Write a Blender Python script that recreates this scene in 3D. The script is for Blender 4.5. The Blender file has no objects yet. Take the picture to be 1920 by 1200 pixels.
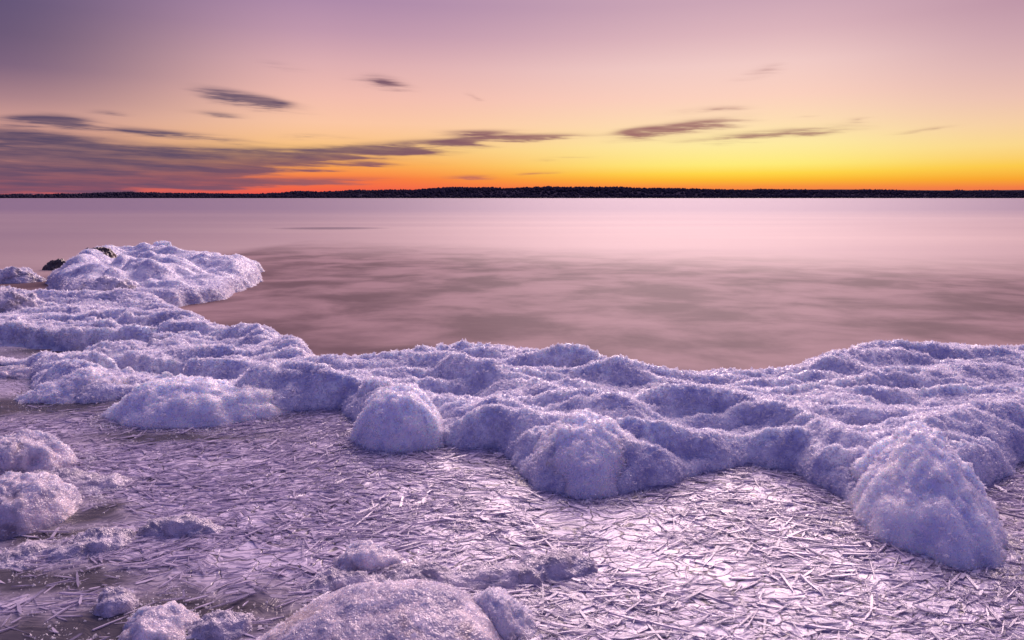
import bpy, math, random
import numpy as np
from mathutils import Vector, Euler

R = math.radians
sc = bpy.context.scene
random.seed(7)
rng = np.random.default_rng(11)

# ------------------------------------------------------------------ camera
CAM_H, F_PX, PITCH = 1.30, 1280.0, R(10.15)
cam_d = bpy.data.cameras.new('camera'); cam = bpy.data.objects.new('camera', cam_d)
sc.collection.objects.link(cam); sc.camera = cam
cam.location = (0, 0, CAM_H); cam.rotation_euler = (R(90) - PITCH, 0, 0)
cam_d.sensor_width = 36; cam_d.lens = 36 * F_PX / 1920
cam_d.clip_start = 0.05; cam_d.clip_end = 30000

def ray(px, py):
    """direction of a photograph pixel (1920x1200) in world axes"""
    a, b = (px - 960) / F_PX, (600 - py) / F_PX
    return np.array([a, math.cos(PITCH) + b * math.sin(PITCH), -math.sin(PITCH) + b * math.cos(PITCH)])
def P(px, py, z=0.0):
    d = ray(px, py); t = (z - CAM_H) / d[2]
    return (d[0] * t, d[1] * t)
def azel(px, py):
    d = ray(px, py); d = d / np.linalg.norm(d)
    return math.degrees(math.atan2(d[0], d[1])), math.degrees(math.asin(d[2]))
def lin(c):
    c = [v / 255 for v in c]
    return tuple(v / 12.92 if v <= 0.04045 else ((v + 0.055) / 1.055) ** 2.4 for v in c) + (1,)

# ------------------------------------------------------------------ render settings
sc.view_settings.view_transform = 'Standard'; sc.view_settings.look = 'None'
sc.view_settings.exposure = 0; sc.view_settings.gamma = 1
sc.view_settings.use_curve_mapping = False
sc.render.engine = 'CYCLES'
cy = sc.cycles
cy.max_bounces = 6; cy.diffuse_bounces = 5; cy.glossy_bounces = 2; cy.transmission_bounces = 5
cy.transparent_max_bounces = 6; cy.caustics_reflective = False; cy.caustics_refractive = False
cy.sample_clamp_indirect = 6; cy.use_denoising = True
cy.use_adaptive_sampling = True; cy.adaptive_threshold = 0.02

# ------------------------------------------------------------------ node helper
class NT:
    def __init__(s, tree): s.t = tree; s.n = tree.nodes; s.l = tree.links; s.n.clear()
    def new(s, kind, **kw):
        o = s.n.new(kind)
        for k, v in kw.items(): setattr(o, k, v)
        return o
    def put(s, sock, v):
        if hasattr(v, 'links'): s.l.new(v, sock)
        elif v is not None: sock.default_value = v
    def m(s, op, a, b=None, c=None, clamp=False):
        o = s.new('ShaderNodeMath', operation=op, use_clamp=clamp)
        for i, v in enumerate((a, b, c)): s.put(o.inputs[i], v)
        return o.outputs[0]
    def mr(s, v, a, b, c=0.0, d=1.0, kind='SMOOTHSTEP'):
        o = s.new('ShaderNodeMapRange', interpolation_type=kind)
        for i, x in enumerate((v, a, b, c, d)): s.put(o.inputs[i], x)
        return o.outputs[0]
    def mix(s, f, a, b, blend='MIX'):
        o = s.new('ShaderNodeMix', data_type='RGBA', blend_type=blend)
        s.put(o.inputs[0], f); s.put(o.inputs[6], a); s.put(o.inputs[7], b)
        return o.outputs[2]
    def xyz(s, x=0.0, y=0.0, z=0.0):
        o = s.new('ShaderNodeCombineXYZ')
        for i, v in enumerate((x, y, z)): s.put(o.inputs[i], v)
        return o.outputs[0]
    def sep(s, v):
        o = s.new('ShaderNodeSeparateXYZ'); s.put(o.inputs[0], v); return o.outputs
    def noise(s, vec, scale, detail=3.0, rough=0.5, dist=0.0):
        o = s.new('ShaderNodeTexNoise'); s.put(o.inputs['Vector'], vec)
        o.inputs['Scale'].default_value = scale; o.inputs['Detail'].default_value = detail
        o.inputs['Roughness'].default_value = rough; o.inputs['Distortion'].default_value = dist
        return o.outputs['Fac']
    def ramp(s, f, stops):
        o = s.new('ShaderNodeValToRGB'); e = o.color_ramp.elements
        e[0].position, e[0].color = stops[0]; e[1].position, e[1].color = stops[-1]
        for p, c in stops[1:-1]:
            k = e.new(p); k.color = c
        s.put(o.inputs[0], f); return o.outputs[0]

# ------------------------------------------------------------------ world: dusk sky after sunset, streaks of cloud
world = bpy.data.worlds.new('World'); sc.world = world; world.use_nodes = True
SUN_AZ, SUN_EL = 14.0, 33.0
w = NT(world.node_tree)
D = w.sep(w.new('ShaderNodeTexCoord').outputs['Generated'])
az = w.m('MULTIPLY', w.m('ARCTAN2', D[0], D[1]), 180 / math.pi)
el = w.m('MULTIPLY', w.m('ARCSINE', D[2]), 180 / math.pi)
elf = w.m('SQRT', w.m('DIVIDE', w.m('MAXIMUM', el, 0.0), 90.0))
def column(x, rows, top):
    st = []
    for y, c in rows:
        e = max(azel(x, y)[1], 0.0)
        st.append((math.sqrt(e / 90), lin(c)))
    for e, c in top: st.append((math.sqrt(e / 90), lin(c)))
    st.sort(key=lambda q: q[0])
    return w.ramp(elf, st)
TOP = [(26, (200, 165, 190)), (50, (160, 142, 190)), (90, (150, 142, 202))]
cL = column(0, [(0, (98, 82, 118)), (60, (106, 86, 118)), (120, (125, 98, 125)), (180, (172, 130, 138)), (215, (203, 152, 146)),
                (250, (210, 152, 140)), (300, (205, 138, 125)), (345, (225, 112, 96)), (368, (215, 88, 92))],
            [(24, (110, 98, 150)), (45, (122, 112, 172)), (90, (150, 142, 202))])
cC = column(640, [(0, (176, 138, 170)), (60, (196, 153, 174)), (120, (224, 175, 178)), (180, (244, 189, 175)), (230, (253, 199, 164)),
                  (280, (252, 195, 120)), (310, (253, 165, 78)), (335, (250, 118, 62)), (362, (240, 84, 74))], TOP)
cR = column(1400, [(0, (205, 165, 182)), (60, (222, 180, 188)), (120, (243, 203, 198)), (180, (253, 209, 190)), (230, (255, 222, 178)),
                   (270, (255, 235, 160)), (308, (255, 235, 118)), (325, (255, 214, 65)), (337, (253, 185, 42)), (350, (248, 140, 58)), (364, (240, 112, 84))], TOP)
cE = column(1920, [(0, (192, 150, 168)), (60, (206, 164, 175)), (120, (222, 180, 180)), (180, (238, 194, 178)), (230, (248, 208, 165)),
                   (270, (252, 216, 140)), (310, (253, 202, 72)), (335, (250, 165, 42)), (350, (244, 125, 66)), (364, (232, 102, 80))], TOP)
cB = w.ramp(elf, [(0, lin((60, 56, 106))), (math.sqrt(6 / 90), lin((68, 62, 118))), (math.sqrt(20 / 90), lin((74, 74, 142))),
                  (math.sqrt(45 / 90), lin((98, 98, 168))), (1, lin((150, 142, 202)))])
sky = w.mix(w.mr(az, -37.0, -14.0), cL, cC)
sky = w.mix(w.mr(az, -14.0, 18.0), sky, cR)
sky = w.mix(w.mr(az, 20.0, 37.0), sky, cE)
off = w.m('ABSOLUTE', w.m('SUBTRACT', az, 0.0))
sky = w.mix(w.mr(off, 40.0, 120.0), sky, cB)
# clouds: stretched soft ellipses in azimuth/elevation, broken up by noise
wv = w.xyz(w.m('MULTIPLY', az, 0.11), w.m('MULTIPLY', el, 0.75), 0.0)
n1 = w.noise(wv, 1.0, 2, 0.5)
n2 = w.noise(w.xyz(w.m('MULTIPLY', az, 0.16), w.m('MULTIPLY_ADD', az, 0.05, w.m('MULTIPLY', el, 2.2)), 3.0), 1.0, 4, 0.6)
uw = w.m('ADD', az, w.m('MULTIPLY', w.m('SUBTRACT', n1, 0.5), 5.0))
vw = w.m('ADD', el, w.m('MULTIPLY', w.m('SUBTRACT', n2, 0.5), 0.9))
uv = w.xyz(uw, vw, 0.0)
CL = [(92, 226, 120, 17, 2, 1.5), (462, 186, 135, 19, 9, 1.5), (715, 153, 100, 18, 7, .75), (515, 120, 90, 14, 4, .25), (195, 212, 80, 9, 2, .6),
      (40, 258, 330, 26, 4, 1.0), (300, 249, 260, 11, 4, .8), (120, 320, 560, 62, -2, 1.9), (480, 297, 480, 27, -2, 1.2), (330, 325, 330, 30, -5, 1.2), (560, 341, 270, 11, -2, 1.2),
      (600, 256, 120, 7, 0, .5), (880, 263, 270, 13, -3, 1.0), (905, 248, 120, 9, 0, .8), (1275, 240, 190, 17, -7, 1.15), (1440, 252, 230, 13, -4, 1.0),
      (1330, 206, 130, 10, -3, .6), (1430, 132, 100, 20, -15, .3), (1612, 223, 70, 6, -3, .35), (1520, 220, 60, 6, -3, .35), (1750, 241, 130, 6, -3, .4),
      (1050, 297, 90, 6, -3, .4), (1010, 325, 70, 6, -3, .5), (880, 331, 90, 7, -2, .6), (880, 182, 26, 14, 20, .3), (1010, 258, 110, 8, -2, .8),
      (1195, 246, 100, 10, -3, .8), (405, 213, 100, 9, 3, .5), (700, 283, 260, 15, -3, 1.2), (640, 312, 130, 9, -5, .9), (60, 350, 260, 22, 0, 1.4)]
acc, bank = None, 0.0
for (x, y, a, b, ang, d) in CL:
    A0, E0 = azel(x, y); A1, _ = azel(x + 10, y); _, E1 = azel(x, y + 10)
    kx, ky = abs(A1 - A0) / 10, abs(E1 - E0) / 10
    mp = w.new('ShaderNodeMapping', vector_type='TEXTURE')
    w.put(mp.inputs['Vector'], uv)
    mp.inputs['Location'].default_value = (A0, E0, 0)
    mp.inputs['Rotation'].default_value = (0, 0, R(-ang) * 0.9)
    mp.inputs['Scale'].default_value = (a * kx * 1.15, b * ky * 1.45, 1)
    g = w.new('ShaderNodeTexGradient', gradient_type='QUADRATIC_SPHERE'); w.put(g.inputs[0], mp.outputs[0])
    if b >= 26: bank = w.m('MULTIPLY_ADD', g.outputs['Fac'], d, bank)
    acc = w.m('MULTIPLY', g.outputs['Fac'], d) if acc is None else w.m('MULTIPLY_ADD', g.outputs['Fac'], d, acc)
tex = w.m('MULTIPLY', acc, w.m('MULTIPLY_ADD', n2, 4.2, -1.1))
tex = w.m('MAXIMUM', tex, w.m('MULTIPLY', bank, w.m('MULTIPLY_ADD', n2, 2.4, -0.2)))
den = w.m('MULTIPLY', w.mr(tex, 0.02, 0.85), w.mr(n2, .3, .7, .70, .98))
ccol = w.mix(w.mr(az, -25, 10), lin((80, 66, 98)), lin((150, 92, 98)))
ccol = w.mix(w.mr(el, 4.0, 0.0), ccol, w.mix(w.mr(az, -30, 0), lin((104, 76, 106)), lin((215, 110, 90))))
sky = w.mix(den, sky, ccol)
nish = w.new('ShaderNodeTexSky', sky_type='NISHITA', sun_disc=False)
nish.sun_elevation = R(SUN_EL); nish.sun_rotation = R(SUN_AZ)
bg1 = w.new('ShaderNodeBackground'); w.put(bg1.inputs[0], sky); bg1.inputs[1].default_value = 0.97
bg2 = w.new('ShaderNodeBackground'); w.put(bg2.inputs[0], nish.outputs[0]); bg2.inputs[1].default_value = 0.0015
ad = w.new('ShaderNodeAddShader'); w.l.new(bg1.outputs[0], ad.inputs[0]); w.l.new(bg2.outputs[0], ad.inputs[1])
w.l.new(ad.outputs[0], w.new('ShaderNodeOutputWorld').inputs[0])

# added lamp standing in for the low glow, raised high to light the ice crests
sl = bpy.data.lights.new('glow_sun', 'SUN'); glow_sun = bpy.data.objects.new('glow_sun', sl); sc.collection.objects.link(glow_sun)
sl.energy = 5.0; sl.angle = R(42); sl.color = (1.0, 0.72, 0.71)
sd = Vector((math.sin(R(SUN_AZ)) * math.cos(R(SUN_EL)), math.cos(R(SUN_AZ)) * math.cos(R(SUN_EL)), math.sin(R(SUN_EL))))
glow_sun.rotation_euler = sd.to_track_quat('Z', 'Y').to_euler()

# ------------------------------------------------------------------ helpers
def mat(name):
    m = bpy.data.materials.new(name); m.use_nodes = True
    return m, NT(m.node_tree)
def finish(n, bsdf, bump=None):
    if bump is not None: n.l.new(bump, bsdf.inputs['Normal'])
    n.l.new(bsdf.outputs[0], n.new('ShaderNodeOutputMaterial').inputs[0])
def principled(n, **kw):
    b = n.new('ShaderNodeBsdfPrincipled')
    for k, v in kw.items(): n.put(b.inputs[k.replace('_', ' ')], v)
    return b
def bump(n, h, strength, dist, normal=None):
    b = n.new('ShaderNodeBump'); b.inputs['Strength'].default_value = strength; b.inputs['Distance'].default_value = dist
    n.put(b.inputs['Height'], h)
    if normal is not None: n.l.new(normal, b.inputs['Normal'])
    return b.outputs[0]
def link(o, parent=None):
    sc.collection.objects.link(o)
    if parent is not None: o.parent = parent
    return o
def mesh_obj(name, verts, faces, m, parent=None, smooth=False, loc=(0, 0, 0)):
    """verts (n,3) array; faces (k,3|4) array"""
    verts = np.asarray(verts, dtype=np.float32); faces = np.asarray(faces, dtype=np.int32)
    k = faces.shape[1]; me = bpy.data.meshes.new(name)
    me.vertices.add(len(verts)); me.vertices.foreach_set('co', verts.ravel())
    me.loops.add(faces.size); me.loops.foreach_set('vertex_index', faces.ravel())
    me.polygons.add(len(faces)); me.polygons.foreach_set('loop_start', np.arange(0, faces.size, k, dtype=np.int32))
    me.polygons.foreach_set('use_smooth', np.full(len(faces), smooth))
    me.update(calc_edges=True); me.materials.append(m)
    o = bpy.data.objects.new(name, me); o.location = loc
    return link(o, parent)
def tag(o, label=None, cat=None, group=None, kind=None):
    for k, v in (('label', label), ('category', cat), ('group', group), ('kind', kind)):
        if v: o[k] = v
    return o

def _h(ix, iy, s):
    v = (ix.astype(np.int64) * 374761393 + iy.astype(np.int64) * 668265263 + s * 974634777) & 0xffffffff
    v = ((v ^ (v >> 13)) * 1274126177) & 0xffffffff
    return ((v ^ (v >> 16)) & 0xffffff) / float(0xffffff)
def vnoise(x, y, s=0):
    x = np.asarray(x, float); y = np.asarray(y, float)
    ix, iy = np.floor(x), np.floor(y); fx, fy = x - ix, y - iy
    fx = fx * fx * fx * (fx * (fx * 6 - 15) + 10); fy = fy * fy * fy * (fy * (fy * 6 - 15) + 10)
    a, b, c, d = _h(ix, iy, s), _h(ix + 1, iy, s), _h(ix, iy + 1, s), _h(ix + 1, iy + 1, s)
    return (a + (b - a) * fx) * (1 - fy) + (c + (d - c) * fx) * fy
def fbm(x, y, s=0, o=4, g=0.5):
    t, a, n = 0.0, 1.0, 0.0
    for i in range(o):
        c, q = math.cos(0.6 * i), math.sin(0.6 * i)
        t = t + a * vnoise((c * x - q * y) * 2 ** i, (q * x + c * y) * 2 ** i, s + i * 7); n += a; a *= g
    return t / n
def ridged(x, y, s=0, o=4):
    t, a, n = 0.0, 1.0, 0.0
    for i in range(o):
        t = t + a * (1.1 - np.sqrt((2 * vnoise(x * 2 ** i + 3 * i, y * 2 ** i, s + i * 5) - 1) ** 2 + .035)); n += a; a *= 0.5
    return t / n
def billow(x, y, s=0, o=2):
    t, a, n = 0.0, 1.0, 0.0
    for i in range(o):
        t = t + a * np.sqrt((2 * fbm(x * 2 ** i + 3 * i, y * 2 ** i, s + i * 5, 2, .35) - 1) ** 2 + .0008) * 1.6; n += a; a *= 0.5
    return t / n
def sst(a, b, v):
    t = np.clip((v - a) / (b - a), 0, 1); return t * t * (3 - 2 * t)
def sdist(x, y, poly):
    """signed distance, positive inside"""
    p = np.asarray(poly); q = np.roll(p, -1, 0); best = np.full(x.shape, 1e9); ins = np.zeros(x.shape, bool)
    for (ax, ay), (bx, by) in zip(p, q):
        dx, dy = bx - ax, by - ay; t = np.clip(((x - ax) * dx + (y - ay) * dy) / (dx * dx + dy * dy + 1e-12), 0, 1)
        best = np.minimum(best, np.hypot(x - ax - t * dx, y - ay - t * dy))
        if abs(dy) > 1e-12:
            c = ((ay > y) != (by > y)) & (x < dx * (y - ay) / dy + ax); ins ^= c
    return np.where(ins, best, -best)
def seg_d(x, y, pts):
    """distance to polyline and parameter 0..1"""
    best = np.full(np.shape(x), 1e9); par = np.zeros(np.shape(x)); n = len(pts) - 1
    for i in range(n):
        (ax, ay), (bx, by) = pts[i], pts[i + 1]; dx, dy = bx - ax, by - ay
        t = np.clip(((x - ax) * dx + (y - ay) * dy) / (dx * dx + dy * dy), 0, 1)
        d = np.hypot(x - ax - t * dx, y - ay - t * dy); k = d < best
        best = np.where(k, d, best); par = np.where(k, (i + t) / n, par)
    return best, par

# ------------------------------------------------------------------ materials
def ice_material(name, base, blue, rough, sss, scale=90.0, bstr=0.6, trans=0.0, dirt=0.0):
    m, n = mat(name)
    pos = n.new('ShaderNodeTexCoord').outputs['Object']
    a = n.noise(pos, 7.0, 2, 0.6); b = n.noise(pos, 34.0, 2, 0.6)
    col = n.mix(n.mr(n.m('ADD', n.m('MULTIPLY', a, .6), n.m('MULTIPLY', b, .4)), .35, .65), blue + (1,), base + (1,))
    if dirt:
        dn = n.noise(pos, 3.1, 5, 0.65, 0.6)
        col = n.mix(n.mr(dn, .50, .64, 0, dirt), col, (0.13, 0.075, 0.055, 1))
    f = n.noise(pos, scale * 1.2, 2, 0.7)
    hgt = n.m('MULTIPLY', f, 1.6)
    bs = principled(n, Base_Color=col, Roughness=n.mr(f, .3, .7, rough * .6, rough * 1.5), IOR=1.31,
                    Subsurface_Weight=sss, Subsurface_Scale=0.14, Transmission_Weight=trans)
    bs.inputs['Subsurface Radius'].default_value = (0.6, 0.8, 1.0)
    finish(n, bs, bump(n, hgt, bstr, 0.012))
    return m
M_ICE = ice_material('crusted_ice', (0.90, 0.89, 0.94), (0.42, 0.42, 0.63), 0.26, 0.5)
M_MOUND = ice_material('glazed_ice', (0.93, 0.92, 0.95), (0.73, 0.72, 0.85), 0.24, 1.0, 60, 0.45)
M_WET = ice_material('wet_clear_ice', (0.72, 0.66, 0.76), (0.36, 0.33, 0.42), 0.13, 0.0, 55, 0.7, 0.15, 0.3)
M_DIRTY = ice_material('dirty_ice', (0.86, 0.80, 0.88), (0.50, 0.48, 0.64), 0.16, 0.3, 60, 0.5, 0.15, 0.55)

M_FORE = ice_material('glassy_brown_ice', (0.72, 0.64, 0.71), (0.32, 0.29, 0.40), 0.13, 0.6, 42, 0.8, 0.0, 0.5)
def crystal_material():
    m, n = mat('frost_crystal')
    r = n.new('ShaderNodeNewGeometry').outputs['Random Per Island']
    col = n.mix(r, (0.78, 0.77, 0.89, 1), (0.99, 0.965, 0.98, 1))
    bs = principled(n, Base_Color=col, Roughness=n.mr(r, 0, 1, .03, .22, 'LINEAR'), IOR=1.31, Specular_IOR_Level=.8)
    tr = n.new('ShaderNodeBsdfTranslucent'); n.put(tr.inputs[0], col)
    mx = n.new('ShaderNodeMixShader'); mx.inputs[0].default_value = 0.5
    n.l.new(bs.outputs[0], mx.inputs[1]); n.l.new(tr.outputs[0], mx.inputs[2])
    tp = n.new('ShaderNodeBsdfTransparent'); m2 = n.new('ShaderNodeMixShader'); m2.inputs[0].default_value = 0.36
    n.l.new(mx.outputs[0], m2.inputs[1]); n.l.new(tp.outputs[0], m2.inputs[2])
    finish(n, m2); return m
M_CRYS = crystal_material()

def shard_material():
    m, n = mat('ice_shard')
    r = n.m('FRACT', n.m('ADD', n.new('ShaderNodeNewGeometry').outputs['Random Per Island'], n.new('ShaderNodeObjectInfo').outputs['Random']))
    pos = n.new('ShaderNodeTexCoord').outputs['Object']
    st = n.noise(n.new('ShaderNodeNewGeometry').outputs['Position'], 40, 4, .6)
    col = n.mix(r, (0.33, 0.295, 0.43, 1), (0.70, 0.63, 0.76, 1))
    bs = principled(n, Base_Color=col, Roughness=n.mr(st, .3, .7, .10, .28), IOR=1.45, Specular_IOR_Level=0.55)
    n.l.new(bump(n, st, 0.25, 0.01), bs.inputs['Normal'])
    tp = n.new('ShaderNodeBsdfTransparent'); tp.inputs[0].default_value = (0.93, 0.93, 0.97, 1)
    mx = n.new('ShaderNodeMixShader'); n.put(mx.inputs[0], n.mr(r, 0, 1, .30, .75, 'LINEAR'))
    n.l.new(tp.outputs[0], mx.inputs[1]); n.l.new(bs.outputs[0], mx.inputs[2])
    finish(n, mx); return m
M_SHARD = shard_material()

def sheet_material():
    m, n = mat('pool_ice')
    pos = n.new('ShaderNodeTexCoord').outputs['Object']
    big = n.noise(pos, 1.3, 4, .6, .4)
    x, y, z = n.sep(pos)
    v = n.new('ShaderNodeTexVoronoi', feature='DISTANCE_TO_EDGE'); v.inputs['Scale'].default_value = 9
    warp = n.new('ShaderNodeVectorMath', operation='ADD'); n.put(warp.inputs[0], pos)
    n.put(warp.inputs[1], n.xyz(n.m('MULTIPLY', n.noise(pos, 6, 2), .35), n.m('MULTIPLY', n.noise(pos, 5, 2), .2), 0))
    mp = n.new('ShaderNodeMapping'); mp.inputs['Scale'].default_value = (1.0, 2.2, 1); mp.inputs['Rotation'].default_value = (0, 0, .35)
    n.put(mp.inputs[0], warp.outputs[0]); n.put(v.inputs['Vector'], mp.outputs[0])
    crack = n.mr(v.outputs['Distance'], 0.0, 0.05)
    fine = n.noise(mp.outputs[0], 22, 5, .65, .8)
    cloudy = n.mr(big, .24, .40)
    att = n.new('ShaderNodeAttribute', attribute_name='water_and_foot_shade').outputs['Fac']
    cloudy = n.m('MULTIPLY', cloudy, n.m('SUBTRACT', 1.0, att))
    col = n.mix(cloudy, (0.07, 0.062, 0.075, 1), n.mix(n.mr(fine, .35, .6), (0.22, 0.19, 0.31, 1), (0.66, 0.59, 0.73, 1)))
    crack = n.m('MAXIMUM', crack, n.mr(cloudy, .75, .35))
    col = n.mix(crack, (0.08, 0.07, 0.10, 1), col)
    bs = principled(n, Base_Color=col, Roughness=n.mr(fine, .3, .7, .10, .28), IOR=1.31, Specular_IOR_Level=0.6)
    sa = n.new('ShaderNodeMapping'); sa.inputs['Scale'].default_value = (5, 42, 1); sa.inputs['Rotation'].default_value = (0, 0, .25); n.put(sa.inputs[0], warp.outputs[0])
    sb = n.new('ShaderNodeMapping'); sb.inputs['Scale'].default_value = (46, 6, 1); sb.inputs['Rotation'].default_value = (0, 0, .75); n.put(sb.inputs[0], warp.outputs[0])
    h = n.m('ADD', n.m('MULTIPLY', crack, .35), n.m('ADD', n.noise(sa.outputs[0], 1, 2, .5), n.m('MULTIPLY', n.noise(sb.outputs[0], 1, 2, .5), .6)))
    finish(n, bs, bump(n, h, 0.5, 0.012)); return m
M_SHEET = sheet_material()

def rock_material():
    m, n = mat('wet_stone'); pos = n.new('ShaderNodeTexCoord').outputs['Object']
    a = n.noise(pos, 9, 5, .6)
    bs = principled(n, Base_Color=n.mix(n.mr(a, .35, .65), (0.03, 0.022, 0.024, 1), (0.09, 0.06, 0.055, 1)), Roughness=0.35)
    finish(n, bs, bump(n, a, .6, .03)); return m
M_ROCK = rock_material()

# ------------------------------------------------------------------ lake
BAR = [P(x, y, -0.08) for x, y in ((-900, 470), (0, 470), (330, 462), (650, 466), (900, 474), (1200, 486), (1500, 500), (1800, 508), (2400, 520))]
def water_material():
    m, n = mat('lake_water'); pos = n.new('ShaderNodeTexCoord').outputs['Object']; x, y, z = n.sep(pos)
    # shallow reach inside the bar: still, clear over brown bed; outside it: churned, milky
    lo = n.noise(n.xyz(n.m('MULTIPLY', x, .16), n.m('MULTIPLY', y, .16), 0), 1, 3, .5)
    edge = n.m('ADD', y, n.m('MULTIPLY', n.m('SUBTRACT', lo, .5), 3.0))
    # bar distance falls from left (about 16 m) to right (about 11.5 m)
    lim = n.mr(x, -9.7, 9.5, 19.4, 12.5, 'LINEAR')
    lim = n.m('MINIMUM', lim, n.mr(x, -8.6, -6.4, 10.0, 19.5, 'LINEAR'))
    far = n.mr(n.m('SUBTRACT', edge, lim), -3.2, 5.5)
    pat = n.noise(n.xyz(n.m('MULTIPLY', x, .7), n.m('MULTIPLY', y, .75), 0), 1, 5, .55, .25)
    streak = n.noise(n.xyz(n.m('MULTIPLY', x, .02), n.m('MULTIPLY', y, .12), 0), 1, 3, .5)
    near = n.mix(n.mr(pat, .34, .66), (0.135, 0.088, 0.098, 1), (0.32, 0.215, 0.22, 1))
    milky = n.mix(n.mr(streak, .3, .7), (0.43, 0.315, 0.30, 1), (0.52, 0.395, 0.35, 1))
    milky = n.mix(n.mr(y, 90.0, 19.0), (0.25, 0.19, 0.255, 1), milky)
    milky = n.mix(n.m('MULTIPLY', n.mr(x, 2.0, -22.0), n.mr(y, 70.0, 15.0, .3, .7)), milky, (0.21, 0.165, 0.22, 1))  # darker to the left: reflection of the darker sky painted into the water colour
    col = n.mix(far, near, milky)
    # one dark shoal out in the milky water
    sx, sy = P(620, 428, -0.08)
    q = n.m('ADD', n.m('POWER', n.m('DIVIDE', n.m('SUBTRACT', x, sx), 2.8), 2.0), n.m('POWER', n.m('DIVIDE', n.m('SUBTRACT', y, sy), 1.6), 2.0))
    col = n.mix(n.m('MULTIPLY', n.mr(q, 1.2, 0.0), .75), col, (0.10, 0.07, 0.11, 1))
    rip = n.noise(n.xyz(n.m('MULTIPLY', x, 1.2), n.m('MULTIPLY', y, 2.2), 0), 1, 4, .6)
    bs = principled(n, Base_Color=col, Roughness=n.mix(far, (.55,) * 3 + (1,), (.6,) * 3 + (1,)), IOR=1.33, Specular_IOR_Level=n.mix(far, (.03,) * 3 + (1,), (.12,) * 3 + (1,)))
    finish(n, bs, bump(n, rip, .25, .06)); return m
M_WATER = water_material()
WZ = -0.08
tag(mesh_obj('lake', [(-9000, -3, WZ), (9000, -3, WZ), (9000, 9000, WZ), (-9000, 9000, WZ)], [(0, 1, 2, 3)], M_WATER), kind='structure')

# ------------------------------------------------------------------ far shore: hills and the wood on them
DH = 2600.0
prof = [(-500, 366), (0, 367), (60, 365), (130, 363), (200, 362), (300, 364), (400, 365), (480, 363), (530, 360), (600, 361), (640, 357), (700, 358), (760, 358), (800, 354), (860, 353),
        (950, 353), (1030, 351), (1100, 353), (1160, 352), (1240, 354), (1300, 354), (1380, 357), (1450, 356), (1520, 357), (1620, 358), (1700, 357), (1760, 357), (1850, 359), (1920, 359), (2500, 361)]
px_x = np.array([(p[0] - 960) / F_PX * DH for p in prof]); px_z = np.array([(373.5 - p[1]) / F_PX * DH * 1.05 for p in prof])
def hill_mat(name, c0, c1):
    m, n = mat(name); pos = n.new('ShaderNodeTexCoord').outputs['Object']
    bs = principled(n, Base_Color=n.mix(n.noise(pos, .02, 4, .6), c0, c1), Roughness=1.0, Specular_IOR_Level=0.0)
    finish(n, bs); return m
M_HILL = hill_mat('hill_ground', (0.035, 0.03, 0.052, 1), (0.04, 0.034, 0.056, 1))
M_WOOD = hill_mat('wood_foliage', (0.035, 0.03, 0.052, 1), (0.04, 0.034, 0.056, 1))
def hill_h(x, d):
    """crest behind a rising slope; trees stand on top of this"""
    top = np.interp(x, px_x, px_z) - 8
    return np.maximum(top, 2.0) * sst(-10, 330, d) + 3.0 * (fbm(x / 90, d / 90, 3) - 0.5)
gx = np.linspace(-4200, 4200, 280); gd = np.array([-40, -10, 0, 20, 60, 110, 180, 260, 330, 420, 600, 900])
GX, GD = np.meshgrid(gx, gd); GZ = np.where(GD < 0, -6, hill_h(GX, GD) * np.where(GD > 420, np.clip(1 - (GD - 420) / 700, .2, 1), 1))
nx, nd = len(gx), len(gd); ii, jj = np.meshgrid(np.arange(nx - 1), np.arange(nd - 1)); k0 = (jj * nx + ii).ravel()
tag(mesh_obj('hills', np.stack([GX, GD + DH, GZ], -1).reshape(-1, 3), np.stack([k0, k0 + 1, k0 + nx + 1, k0 + nx], -1), M_HILL, smooth=True), kind='structure')
# low far ridge behind on the right
gx2 = np.linspace(-1500, 6500, 120); z2 = 52 + 22 * fbm(gx2 / 900, gx2 * 0, 9) - 20 * sst(200, -1500, gx2); z2 = np.where(gx2 < 900, z2 * sst(-1500, 900, gx2), z2)
v2 = np.concatenate([np.stack([gx2, 0 * gx2 + 4800, 0 * gx2 - 5], -1), np.stack([gx2, 0 * gx2 + 5300, z2], -1), np.stack([gx2, 0 * gx2 + 6000, 0 * gx2 - 5], -1)])
i2 = np.arange(119); f2 = np.concatenate([np.stack([i2, i2 + 1, i2 + 121, i2 + 120], -1), np.stack([i2 + 120, i2 + 121, i2 + 241, i2 + 240], -1)])
tag(mesh_obj('far_hills', v2, f2, hill_mat('far_hill_ground', (0.05, 0.045, 0.055, 1), (0.07, 0.06, 0.065, 1)), smooth=True), kind='structure')
# the wood: irregular crowns, one mass seen from 2.6 km
NT_ = 14000
tx = rng.uniform(-2900, 2900, NT_); td = np.concatenate([rng.uniform(0, 330, NT_ // 2), rng.normal(300, 45, NT_ - NT_ // 2)])
clump = fbm(tx / 120, td / 200, 21, 3)
th = (8 + 5 * rng.random(NT_) ** 2) * (0.5 + 0.9 * clump); tw = th * rng.uniform(.45, .8, NT_)
tz = hill_h(tx, td) - 1.5
ang = np.arange(6) * math.pi / 3
rings = [(0.0, .25), (.25, 1.0), (.6, .75), (.85, .35)]
V = []
for zz, rr in rings:
    jit = rng.uniform(.65, 1.3, (NT_, 6)); rad = tw[:, None] * rr * jit
    V.append(np.stack([tx[:, None] + rad * np.cos(ang), DH + td[:, None] + rad * np.sin(ang), (tz + th * zz)[:, None] + rad * 0 + rng.normal(0, .5, (NT_, 6))], -1))
V.append(np.stack([tx, DH + td, tz + th], -1)[:, None, :])
V = np.concatenate(V, 1); nv = V.shape[1]
F = []
for r_ in range(3):
    for k in range(6):
        a, b = r_ * 6 + k, r_ * 6 + (k + 1) % 6
        F += [(a, b, b + 6), (a, b + 6, a + 6)]
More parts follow.
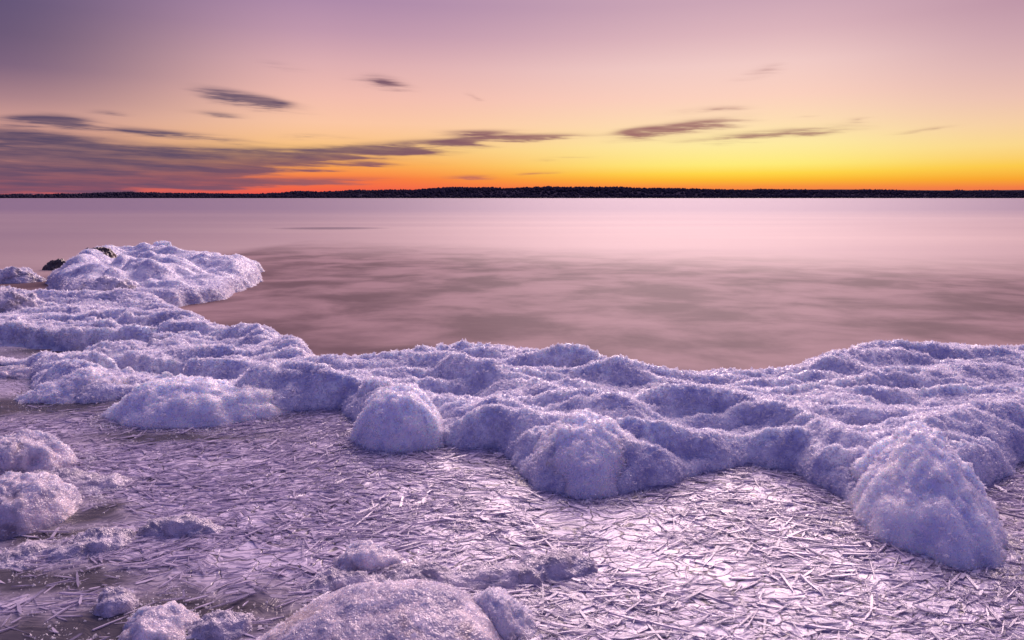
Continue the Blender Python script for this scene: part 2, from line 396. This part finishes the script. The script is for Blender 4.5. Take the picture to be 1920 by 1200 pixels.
for k in range(6): F.append((18 + k, 18 + (k + 1) % 6, 24))
F = np.array(F)
tag(mesh_obj('far_wood', V.reshape(-1, 3), (F[None] + (np.arange(NT_) * nv)[:, None, None]).reshape(-1, 3), M_WOOD, smooth=True),
    'dark wood along the far shore of the lake', 'wood', kind='stuff')

# ------------------------------------------------------------------ frost crystals strewn over a surface
CV = np.array([(1, 0, 0), (0, 1, 0), (-1, 0, 0), (0, -1, 0), (0, 0, 1), (0, 0, -1)], float)
CF = np.array([(0, 1, 4), (1, 2, 4), (2, 3, 4), (3, 0, 4), (1, 0, 5), (2, 1, 5), (3, 2, 5), (0, 3, 5)])
def strew(verts, faces, n, size, parent, lean=0.75, keep=None, stretch=1.0, name='frost_crystals', loc=(0, 0, 0), material=None, weight=None):
    tri = faces if faces.shape[1] == 3 else np.concatenate([faces[:, [0, 1, 2]], faces[:, [0, 2, 3]]])
    A, B, C = verts[tri[:, 0]], verts[tri[:, 1]], verts[tri[:, 2]]
    nr = np.cross(B - A, C - A); ar = np.linalg.norm(nr, axis=1); nr = nr / (ar[:, None] + 1e-12)
    wt = ar.copy()
    if weight is not None: wt = wt * weight((A + B + C) / 3, nr)
    pick = np.searchsorted(np.cumsum(wt) / wt.sum(), rng.random(n)).clip(0, len(tri) - 1)
    u, v = rng.random(n), rng.random(n); f = u + v > 1; u[f], v[f] = 1 - u[f], 1 - v[f]
    p = A[pick] + (B - A)[pick] * u[:, None] + (C - A)[pick] * v[:, None]
    ax = nr[pick] + rng.normal(0, lean * 1.5, (n, 3)); ax /= np.linalg.norm(ax, axis=1)[:, None]
    s1 = np.cross(ax, rng.normal(0, 1, (n, 3))); s1 /= np.linalg.norm(s1, axis=1)[:, None]; s2 = np.cross(ax, s1)
    L = size * .9 * np.exp(rng.normal(0, .52, n))
    L = np.minimum(L, size * 2.1)
    if callable(stretch): L = L * stretch(p)
    w1 = L * rng.uniform(.35, .85, n); w2 = L * rng.uniform(.15, .45, n)
    cv = CV[None] * np.ones((n, 1, 1)) + rng.normal(0, .12, (n, 6, 3))
    out = p[:, None] + s1[:, None] * (cv[..., 0] * w1[:, None])[..., None] + s2[:, None] * (cv[..., 1] * w2[:, None])[..., None] + ax[:, None] * ((cv[..., 2] * .8 + .1) * L[:, None])[..., None]
    o = mesh_obj(name, out.reshape(-1, 3), (CF[None] + (np.arange(n) * 6)[:, None, None]).reshape(-1, 3), material or M_CRYS, parent)
    o['kind'] = 'stuff'
    return o

# ------------------------------------------------------------------ shore ice: the frosted shelf between the pool and the lake
front = [(-420, 700), (-60, 668), (40, 690), (70, 742), (180, 752), (240, 742), (300, 775), (430, 782), (640, 762), (680, 790), (740, 800), (860, 838), (925, 836),
         (970, 880), (1000, 915), (1080, 925), (1180, 918), (1300, 890), (1400, 868), (1480, 880), (1560, 920), (1620, 985), (1700, 1010), (1800, 1010), (1832, 950), (1850, 905), (1920, 868), (2200, 800)]
back = [(2300, 640), (1920, 648), (1850, 654), (1650, 656), (1500, 678), (1380, 690), (1280, 693), (1200, 686), (1100, 668), (1000, 655), (860, 654), (740, 660), (640, 676), (603, 676),
        (597, 655), (560, 632), (510, 618), (420, 603), (370, 583), (330, 567), (300, 556), (100, 552), (-100, 548), (-500, 552)]
POLY = [P(x, y, 0.0) for x, y in front] + [P(x, y, 0.10) for x, y in back]
RIDGES = [  # crests (pixel polyline, height z of the crest, width)
    ([(1880, 800), (1960, 765), (2150, 735)], .30, .17), ([(1560, 815), (1400, 795), (1230, 800), (1130, 800)], .20, .16),
    ([(1200, 775), (1080, 745), (960, 700), (820, 662)], .19, .15), ([(1640, 830), (1500, 770), (1330, 745), (1180, 735)], .19, .13),
    ([(1990, 656), (1750, 656), (1580, 662), (1460, 688)], .20, .22), ([(1250, 690), (1120, 668), (990, 650), (860, 648), (700, 668)], .19, .18),
    ([(1900, 690), (1700, 700), (1520, 715)], .17, .10), ([(1920, 750), (1800, 770), (1700, 790)], .20, .12),
    ([(760, 730), (640, 705), (520, 695), (430, 720)], .17, .14), ([(600, 665), (540, 640), (430, 612)], .15, .16),
    ([(700, 690), (560, 665), (440, 660), (330, 640)], .13, .14), ([(880, 790), (960, 740), (1100, 715)], .15, .12),
    ([(60, 640), (180, 622), (300, 612)], .14, .2), ([(80, 700), (250, 670), (330, 665)], .13, .18), ([(20, 590), (200, 585), (380, 598)], .15, .25), ([(-60, 560), (150, 556), (300, 562)], .12, .3)]
RW = [([P(x, y, z) for x, y in pts], z, wd) for pts, z, wd in RIDGES]
def shelf_h(x, y, d):
    wx = x + .35 * (fbm(x * 1.1, y * 1.1, 31, 3) - .5); wy = y + .25 * (fbm(x * 1.3, y * 1.3, 37, 3) - .5)
    left = sst(-0.8, -2.0, x)
    Hm = 0.09 - 0.03 * left
    t = np.clip(d / 0.26, 0, 1)
    h = -0.02 + (Hm + 0.02) * np.sqrt(np.clip(1 - (1 - t) ** 2, 0, 1))
    r = np.zeros_like(x)
    for pts, z, wd in RW:
        dd, par = seg_d(wx, wy, pts)
        fade = np.minimum(1, np.minimum(par, 1 - par) * 5 + .35)
        r = np.maximum(r, (z - Hm) * fade * np.exp(-(dd / wd) ** 2 * 1.3))
    rise = sst(0.0, .2, d)
    h = h + r * rise
    h += sst(-.02, .12, d) * (.09 * (ridged(wx * .8 + wy * .35, wy * 2.4, 5, 2) - .6) + .095 * (billow(wx * .6 - wy * .55, wy * 3.3 + wx * .35, 8, 2) - .36) + .06 * (billow(wx * 2.2 + wy * 1.5, wy * 8.0, 28, 2) - .34) + .035 * (fbm(wx * 12, wy * 16, 12, 3) - .5))
    h += sst(-.01, .04, d) * .022 * (fbm(x * 34, y * 34, 15, 2) - .5)
    # gaps in the left apron where dark water shows
    gap = sst(.53, .62, fbm(x * 1.1 + 4, y * 2.2, 44, 4)) * sst(-1.6, -2.6, x) * sst(8.2, 6.6, y)
    h -= gap * .19 * sst(.0, .3, d)
    return np.where(d < -0.0, -0.04 + d * 1.5, h)
ys = [1.9]
while ys[-1] < 9.9: ys.append(ys[-1] + 0.0052 * ys[-1])
ys = np.array(ys); xs = np.arange(-8.2, 5.4, 0.019)
X, Y = np.meshgrid(xs, ys); d = sdist(X, Y, POLY) + .10 * (fbm(X * 4, Y * 4, 181, 3, .6) - .5); Z = shelf_h(X, Y, d)
nx, ny = len(xs), len(ys)
ii, jj = np.meshgrid(np.arange(nx - 1), np.arange(ny - 1)); k0 = (jj * nx + ii).ravel()
fc = np.stack([k0, k0 + 1, k0 + nx + 1, k0 + nx], -1)
inview = (np.abs(X) < 0.80 * Y + 0.9)
ok = ((d > -0.06) & inview).ravel(); fc = fc[ok[fc].all(1)]
used = np.zeros(nx * ny, bool); used[fc.ravel()] = True; remap = np.cumsum(used) - 1
SV = np.stack([X, Y, Z], -1).reshape(-1, 3)[used]; SF = remap[fc]
shelf = tag(mesh_obj('shore_ice', SV, SF, M_ICE, smooth=True), kind='structure')
def nearmore(c, nr):
    yy = c[:, 1]; return np.clip(4.0 / yy, .3, 1.6) ** 1.6 * np.where(c[:, 2] < -0.03, .15, 1.0)
strew(SV, SF, 165000, 0.0098, shelf, stretch=lambda p: np.clip(p[:, 1] / 4.0, .8, 2.0), weight=nearmore)

# ------------------------------------------------------------------ mounds: ice built up over boulders
def dome(name, label, base, ap, az_, rx, ry, rot=0.0, power=2.2, seed=1, m=None, cat='ice mound', group=None, ncry=0, csize=.010, skew=(0, 0), sink=.05, rough=.03, nr_=46, na=96, kind=None, lean=.7):
    """base: centre on the ground, az_: height, rx, ry: half sizes, skew: apex offset"""
    th = np.linspace(0, 2 * math.pi, na, endpoint=False); rr = np.linspace(0, 1, nr_ + 1)[1:]
    T, Q = np.meshgrid(th, rr)
    lob = 1 + .16 * (fbm(np.cos(T) * 1.5 + seed * 9, np.sin(T) * 1.5, seed, 3) - .5) * 2
    lx, ly = Q * np.cos(T) * rx * lob, Q * np.sin(T) * ry * lob
    zz = (az_ + sink) * np.clip(1 - Q ** power, 0, 1) ** (0.9) - sink
    ox, oy = skew[0] * (1 - Q) , skew[1] * (1 - Q)
    lx, ly = lx + ox, ly + oy
    c, s = math.cos(rot), math.sin(rot)
    gx_, gy_ = c * lx - s * ly, s * lx + c * ly
    n_ = rough * 2.4 * (fbm(gx_ * 6 + seed * 3, gy_ * 6, seed, 3) - .5) + rough * 1.2 * (fbm(gx_ * 17 + seed, gy_ * 17, seed + 2, 3) - .5) + rough * .55 * (fbm(gx_ * 45, gy_ * 45 + seed, seed + 4, 2) - .5)
    zz = zz + n_ * sst(1.0, .75, Q)
    rad = n_ * .7 * sst(0, .5, Q); gx_ = gx_ + rad * np.cos(T + rot); gy_ = gy_ + rad * np.sin(T + rot)
    z0 = az_ + rough * 2.4 * (fbm(np.array([seed * 3. + skew[0] * 6]), np.array([skew[1] * 6.]), seed, 3)[0] - .5)
    V = np.concatenate([[[c * skew[0] - s * skew[1], s * skew[0] + c * skew[1], z0]], np.stack([gx_, gy_, zz], -1).reshape(-1, 3)])
    F = []
    for k in range(na): F.append((0, 1 + k, 1 + (k + 1) % na, 1 + (k + 1) % na))
    F = [f[:3] for f in F]
    i_, k_ = np.meshgrid(np.arange(nr_ - 1), np.arange(na), indexing='ij'); a = 1 + i_ * na + k_; b = 1 + i_ * na + (k_ + 1) % na
    q = np.stack([a, a + na, b + na, b], -1).reshape(-1, 4)
    FF = np.concatenate([np.array(F), q[:, [0, 1, 2]], q[:, [0, 2, 3]]])
    o = mesh_obj(name, V, FF, m or M_MOUND, smooth=True, loc=(base[0], base[1], ap))
    tag(o, label, cat, group, kind)
    if ncry: strew(V, FF, ncry, csize, o, lean=lean)
    return o
FEET = []
G = 'ice mounds frozen round boulders at the shore'
def mound(label, cx, cy, z, rx, ry, h, **kw):
    """cx, cy: pixel of the mound's middle on ground height z"""
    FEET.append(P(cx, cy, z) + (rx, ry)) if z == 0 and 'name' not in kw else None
    kw.setdefault('name', 'ice_mound'); kw.setdefault('group', G); nm = kw.pop('name')
    return dome(nm, label, P(cx, cy, z), z, h, rx, ry, **kw)

mound('tall wedge-shaped ice mound with steep frosted front, largest one beside the right edge', 1722, 965, 0, .30, .42, .36, power=1.7, seed=3, ncry=3800, skew=(.03, .16), rot=-.12, csize=.0095)
mound('broad rounded ice mound jutting into the frozen pool, middle of the ridge', 1100, 878, 0, .31, .33, .25, power=2.6, seed=5, ncry=3800, skew=(.02, .06), csize=.0095)
mound('smooth dome-shaped ice mound standing clear at the end of the ridge', 752, 812, 0, .28, .30, .26, power=2.5, seed=8, ncry=3000, skew=(-.01, .05), csize=.0095)
mound('long low whale-backed ice mound along the back of the frozen pool', 375, 768, 0, .60, .34, .185, power=2.4, seed=13, ncry=4500, skew=(-.16, .06), rot=.10, csize=.0095)
mound('small pointed ice mound in the dark gap left of the pool', 165, 735, 0, .46, .24, .13, power=1.7, seed=17, ncry=4500, skew=(-.03, .05), rot=.18, csize=.010)
mound('small ice knob just behind the dome-shaped mound', 708, 745, .06, .16, .16, .12, power=2.2, seed=19, ncry=1500)
mound('wide glassy ice mound with brownish patches, cut by the bottom edge', 715, 1225, 0, .42, .36, .155, power=1.8, seed=23, ncry=1400, skew=(.10, .07), m=M_FORE, csize=.006, rough=.013)
mound('small glassy ice lump right beside the wide glassy foreground mound', 930, 1160, 0, .17, .13, .085, power=2.0, seed=29, ncry=1500, m=M_DIRTY, csize=.006)
mound('pale ice hump at the left edge, farther of the two humps there', 30, 868, 0, .30, .20, .125, power=4.0, seed=31, ncry=1800, skew=(.05, .03), csize=.008, m=M_FORE, rough=.03)
mound('larger pale ice hump at the left edge, nearer of the two humps there', 18, 965, 0, .26, .24, .14, power=2.6, seed=37, ncry=1500, csize=.006, skew=(.02, .04), m=M_FORE, rough=.03)

# ------------------------------------------------------------------ clear wet lumps frozen into the pool
LUMPS = [('low crusty ice lump trailing right between the two left-edge humps', 120, 905, .34, .12, .07, .1), ('glinting crusty ice lump in the middle of the left wet ice', 200, 1010, .11, .09, .075, .0),
         ('low crust of wet ice below the nearer hump at the left edge', 90, 1030, .22, .10, .045, .1), ('thin grey crust of ice running into the pool from the left', 330, 985, .16, .07, .03, .0),
         ('tiny bead-covered ice lump standing in the dark water', 217, 1130, .055, .05, .06, .0), ('rounded ice lump at the lower left beside dark open water', 290, 1170, .13, .10, .07, .0),
         ('flat crust of ice along the dark water near the bottom', 420, 1165, .13, .07, .035, .1), ('pale crusty lump at the tip of the long crust, behind the foreground mound', 690, 1045, .11, .08, .06, .0),
         ('long low crust of ice behind the foreground mound', 850, 1075, .30, .10, .055, -.05), ('small crust of ice at the far end of the long crust', 1030, 1065, .16, .08, .045, .2),
         ('pale crust of ice left of the foreground mound', 640, 1085, .12, .08, .05, .1), ('small frosted lump at the left edge of the dark gap', 20, 700, .25, .14, .06, .0)]
for k, (lb, x, y, rx, ry, h, rot) in enumerate(LUMPS):
    mound(lb, x, y, 0, rx * 1.15, ry * 1.1, h * .52, rot=rot, name='ice_lump', cat='ice lump', group='crusty ice lumps frozen into the pool', m=M_WET if k not in (7, 5, 11) else M_FORE, seed=60 + k * 3, ncry=int(9000 * rx * ry * 1.1) + 60, csize=.006, rough=.03, power=1.6, nr_=22, na=56, sink=.02, lean=1.0)

# ------------------------------------------------------------------ far ledge of ice at the left, reaching into the lake
LP = [P(x, y, z) for x, y, z in ((250, 558, .02), (330, 562, .02), (400, 550, .02), (465, 527, .03), (487, 508, .05), (489, 494, .09), (478, 486, .12), (420, 480, .15), (330, 470, .22), (240, 462, .26), (165, 476, .20), (110, 500, .10), (85, 528, .02), (130, 552, .02))]
LR = [([P(x, y, z) for x, y in p], z, wd) for p, z, wd in (
    ([(140, 488), (200, 464), (255, 464), (330, 472)], .34, .36), ([(330, 474), (400, 481), (465, 487)], .21, .34), ([(225, 496), (262, 483), (330, 496)], .29, .22), ([(330, 500), (390, 488), (450, 496)], .21, .28),
    ([(170, 518), (245, 500), (300, 508)], .27, .22), ([(120, 520), (170, 508), (200, 500)], .22, .25), ([(250, 545), (340, 528), (420, 515), (470, 500)], .15, .35))]
def ledge_h(x, y, d):
    wx = x + .45 * (fbm(x * .9, y * .9, 71, 3) - .5); wy = y + .35 * (fbm(x * 1.1, y * 1.1, 77, 3) - .5)
    t = np.clip(d / .14, 0, 1); h = -.05 + .155 * np.sqrt(np.clip(1 - (1 - t) ** 2, 0, 1)); r = np.zeros_like(x)
    for pts, z, wd in LR:
        dd_, par = seg_d(wx, wy, pts); r = np.maximum(r, (z - .10) * np.minimum(1, np.minimum(par, 1 - par) * 4 + .4) * np.exp(-(dd_ / wd) ** 2 * 1.4))
    h += sst(.0, .35, d) * (r + .20 * (billow(wx * .75 + wy * .2, wy * 1.25, 73, 2) - .30) + .09 * (billow(wx * 2.0, wy * 3.4, 79, 2) - .30) + .035 * (fbm(wx * 9, wy * 9, 81, 3) - .5))
    return np.where(d < 0, -.05 + d, h)
xs = np.arange(-11.5, -2.2, .04); ys = np.arange(8.2, 18.0, .042)
X, Y = np.meshgrid(xs, ys); d = sdist(X, Y, LP) + .34 * (fbm(X * 1.6, Y * 1.6, 171, 4, .6) - .5); Z = ledge_h(X, Y, d); nx, ny = len(xs), len(ys)
ii, jj = np.meshgrid(np.arange(nx - 1), np.arange(ny - 1)); k0 = (jj * nx + ii).ravel(); fc = np.stack([k0, k0 + 1, k0 + nx + 1, k0 + nx], -1)
ok = (d > -.1).ravel(); fc = fc[ok[fc].all(1)]; used = np.zeros(nx * ny, bool); used[fc.ravel()] = True; remap = np.cumsum(used) - 1
LV = np.stack([X, Y, Z], -1).reshape(-1, 3)[used]; LF = remap[fc]
ledge = tag(mesh_obj('ice_ledge', LV, LF, M_ICE, smooth=True), 'far bluish ice ledge with rounded tip reaching out into the lake', 'ice ledge')
strew(LV, LF, 26000, .017, ledge, weight=lambda c, nr: 1 + 4 * (c[:, 2] < .12))
GR = 'ice-glazed rocks at the far left'
mound('long brown rock under clear ice in front of the far ledge', 195, 549, .05, .62, .30, .21, name='glazed_rock', cat='rock', group=GR, m=M_DIRTY, seed=91, ncry=1500, csize=.014, rough=.04)
mound('dark brown stone showing through the snow on the far ledge', 186, 490, .18, .36, .30, .22, name='dark_rock', cat='rock', group=GR, m=M_ROCK, seed=93, rough=.05)
mound('low dark rock capped with ice in the water at the far left edge', 20, 527, -.08, .62, .40, .22, name='glazed_rock', cat='rock', group=GR, m=M_DIRTY, seed=95, ncry=1500, csize=.016, rough=.05)
mound('rounded glassy rock at the left edge, nearer than the capped one', 10, 580, .05, .48, .32, .25, name='glazed_rock', cat='rock', group=GR, m=M_DIRTY, seed=97, ncry=1500, csize=.014, rough=.04)
mound('small slanted ice block on the skyline of the far ledge', 303, 468, .22, .22, .18, .17, name='ice_block', cat='ice block', m=M_MOUND, seed=99, ncry=800, csize=.016, rough=.05, power=4)
mound('small dark stone at the waterline behind the far ledge', 112, 505, -.08, .30, .25, .16, name='dark_rock', cat='rock', group=GR, m=M_ROCK, seed=101, rough=.05)

# ------------------------------------------------------------------ frozen pool
OPEN = [(300, 1150, .45, .16), (60, 1080, .4, .12), (150, 1180, .4, .15), (330, 815, .55, .10), (40, 760, .9, .22), (10, 690, .8, .3), (120, 655, .6, .25), (600, 1150, .25, .10), (60, 1000, .3, .1), (160, 960, .2, .1)]
OW = [(P(x, y), a, b) for x, y, a, b in OPEN]
def water_and_foot_shade(x, y, rims=True):
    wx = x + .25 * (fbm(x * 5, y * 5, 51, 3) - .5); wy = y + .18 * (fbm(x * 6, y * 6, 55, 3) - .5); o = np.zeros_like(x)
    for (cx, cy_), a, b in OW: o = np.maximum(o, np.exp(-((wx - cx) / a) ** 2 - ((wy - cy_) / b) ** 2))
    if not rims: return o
    rim = np.exp(-(sdist(wx, wy, FRONT_W) / .03) ** 2)  # wet dark rim, also painting contact shade along the shelf front and mound feet
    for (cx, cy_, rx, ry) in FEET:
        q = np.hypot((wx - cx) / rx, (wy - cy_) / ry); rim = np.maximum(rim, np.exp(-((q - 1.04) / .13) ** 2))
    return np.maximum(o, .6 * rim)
FRONT_W = [P(x, y) for x, y in front] + [(6, 9), (-6, 9)]
xs = np.arange(-5.6, 4.6, .03); ys = np.arange(-1.6, 6.4, .03); X, Y = np.meshgrid(xs, ys)
Z = .012 * (fbm(X * 3, Y * 4, 61, 3) - .5) + .008 * (fbm(X * 14, Y * 18, 65, 2) - .5) - .012
nx, ny = len(xs), len(ys); ii, jj = np.meshgrid(np.arange(nx - 1), np.arange(ny - 1)); k0 = (jj * nx + ii).ravel()
fc = np.stack([k0, k0 + 1, k0 + nx + 1, k0 + nx], -1)
dd = sdist(X, Y, [P(x, y) for x, y in front] + [(4.6, -1.7), (-5.7, -1.7)])
ok = (dd > -.45).ravel(); fc = fc[ok[fc].all(1)]; used = np.zeros(nx * ny, bool); used[fc.ravel()] = True; remap = np.cumsum(used) - 1
PV = np.stack([X, Y, Z], -1).reshape(-1, 3)[used]
sheet = tag(mesh_obj('ice_sheet', PV, remap[fc], M_SHEET, smooth=True), kind='structure')
at_ = sheet.data.attributes.new('water_and_foot_shade', 'FLOAT', 'POINT'); at_.data.foreach_set('value', np.clip(water_and_foot_shade(PV[:, 0], PV[:, 1]) * 1.3, 0, 1).astype(np.float32))
# shore behind the camera
tag(mesh_obj('ground', [(-400, -400, .05), (400, -400, .05), (400, -1.4, .02), (-400, -1.4, .02)], [(0, 1, 2, 3)], M_ICE), kind='structure')

# shards: thin splinters and plates frozen together
def plate(seed, n, thick):
    r = random.Random(seed); top = []
    L = 1.0; W = r.choice((.05, .07, .1, .14, .2, .34))
    a = sorted(r.uniform(0, 2 * math.pi) for _ in range(n))
    a = [2 * math.pi * (i + r.uniform(-.3, .3)) / n for i in range(n)]
    top = [(L * math.copysign(abs(math.cos(t)) ** .8, math.cos(t)) * r.uniform(.8, 1.1), W * math.sin(t) * r.uniform(.75, 1.15)) for t in a]
    v = [(x, y, thick) for x, y in top] + [(x * 1.02, y * 1.03, -thick) for x, y in top]
    f = [(0, i, i + 1) for i in range(1, n - 1)] + [(n, n + i + 1, n + i) for i in range(1, n - 1)]
    for i in range(n):
        j = (i + 1) % n; f += [(i, n + i, n + j), (i, n + j, j)]
    return np.array(v), np.array(f)
VAR = sorted([plate(100 + i, random.choice((4, 5, 5, 6)), random.uniform(.02, .05)) for i in range(24)], key=lambda q: np.ptp(q[0][:, 1]))
pool = [P(x, y) for x, y in front[3:]] + [(3.6, 1.0), (0.9, .9), (-.9, .9), (-2.6, 1.4)]
N = 20000
sx, sy = rng.uniform(-3.3, 3.3, N * 3), 1.25 + 3.4 * rng.random(N * 3) ** 1.1
keep = (sdist(sx, sy, pool) > -.05) & (np.abs(sx) < .78 * sy + .25) & (fbm(sx * 2.1, sy * 3.0, 151, 3) < .60 + .25 * rng.random(N * 3)) & (rng.random(N * 3) > .82 * np.clip(water_and_foot_shade(sx, sy, False) * 1.6, 0, 1))
sx, sy = sx[keep][:N], sy[keep][:N]; N = len(sx)
flow = (fbm(sx * 1.1, sy * 1.1, 83, 3) - .5) * 2.4 + .2 + rng.normal(0, .6, N); flow = np.where(rng.random(N) < .15, rng.uniform(0, math.pi, N), flow)
sl_ = .025 * np.exp(rng.normal(0, .6, N)); big = rng.random(N) < .04; sl_ = np.where(big, sl_ * rng.uniform(1.6, 2.6, N), sl_)
tilt_x = rng.normal(0, .085, N); tilt_y = rng.normal(0, .03, N)
up = rng.random(N) < .003; tilt_x = np.where(up, rng.uniform(.6, 1.3, N) * rng.choice([-1, 1], N), tilt_x); tilt_y = np.where(up, rng.normal(0, .5, N), tilt_y)
sz = rng.uniform(-.0145, -.004, N) + np.where(up, .012, 0)
vi = np.where(sl_ > .042, np.arange(N) % 14, np.arange(N) % 24)
sl_ = np.minimum(sl_, .068)
score = sl_ / sy ** 1.0; order = np.argsort(-score); vis = np.abs(sx[order]) < .74 * sy[order]; order = np.concatenate([order[vis], order[~vis]])
meshes = []
for i, (v, f) in enumerate(VAR):
    me = bpy.data.meshes.new('ice_shard'); me.from_pydata(v.tolist(), [], f.tolist()); me.materials.append(M_SHARD); meshes.append(me)
for k in order[:300]:
    o = bpy.data.objects.new('ice_shard', meshes[vi[k]]); link(o, sheet)
    o.location = (sx[k], sy[k], sz[k] + .003); o.rotation_euler = (tilt_x[k], tilt_y[k], flow[k]); o.scale = (sl_[k], sl_[k], sl_[k] if not up[k] else sl_[k] * 1.5)
AV, AF, base = [], [], 0
for k in order[300:]:
    v, f = VAR[vi[k]]; M = np.array(Euler((tilt_x[k], tilt_y[k], flow[k])).to_matrix())
    AV.append((v * sl_[k]) @ M.T + (sx[k], sy[k], sz[k])); AF.append(f + base); base += len(v)
tag(mesh_obj('ice_splinters', np.concatenate(AV), np.concatenate(AF), M_SHARD, sheet), kind='stuff')

# crumbs of ice lying in the wet hollows
strew(PV, remap[fc], 4500, .005, sheet, lean=1.2, name='ice_crumbs', weight=lambda c, nr: (water_and_foot_shade(c[:, 0], c[:, 1]) > .35) * (fbm(c[:, 0] * 7, c[:, 1] * 11, 140, 3) > .47) * (np.abs(c[:, 0]) < .8 * c[:, 1]) * (c[:, 1] > 1.2) / (c[:, 1].clip(.5) ** 1.5))
# skirts of frost where the mounds and the shelf meet the pool
def rim_w(c, nr):
    q = np.clip(water_and_foot_shade(c[:, 0], c[:, 1]) - water_and_foot_shade(c[:, 0], c[:, 1], False), 0, 1)
    return (q > .12) * (q + .1) * (np.abs(c[:, 0]) < .8 * c[:, 1] + .2) * (c[:, 1] > 1.3)
strew(PV, remap[fc], 9000, .0085, sheet, lean=.8, name='frost_skirt', weight=rim_w)
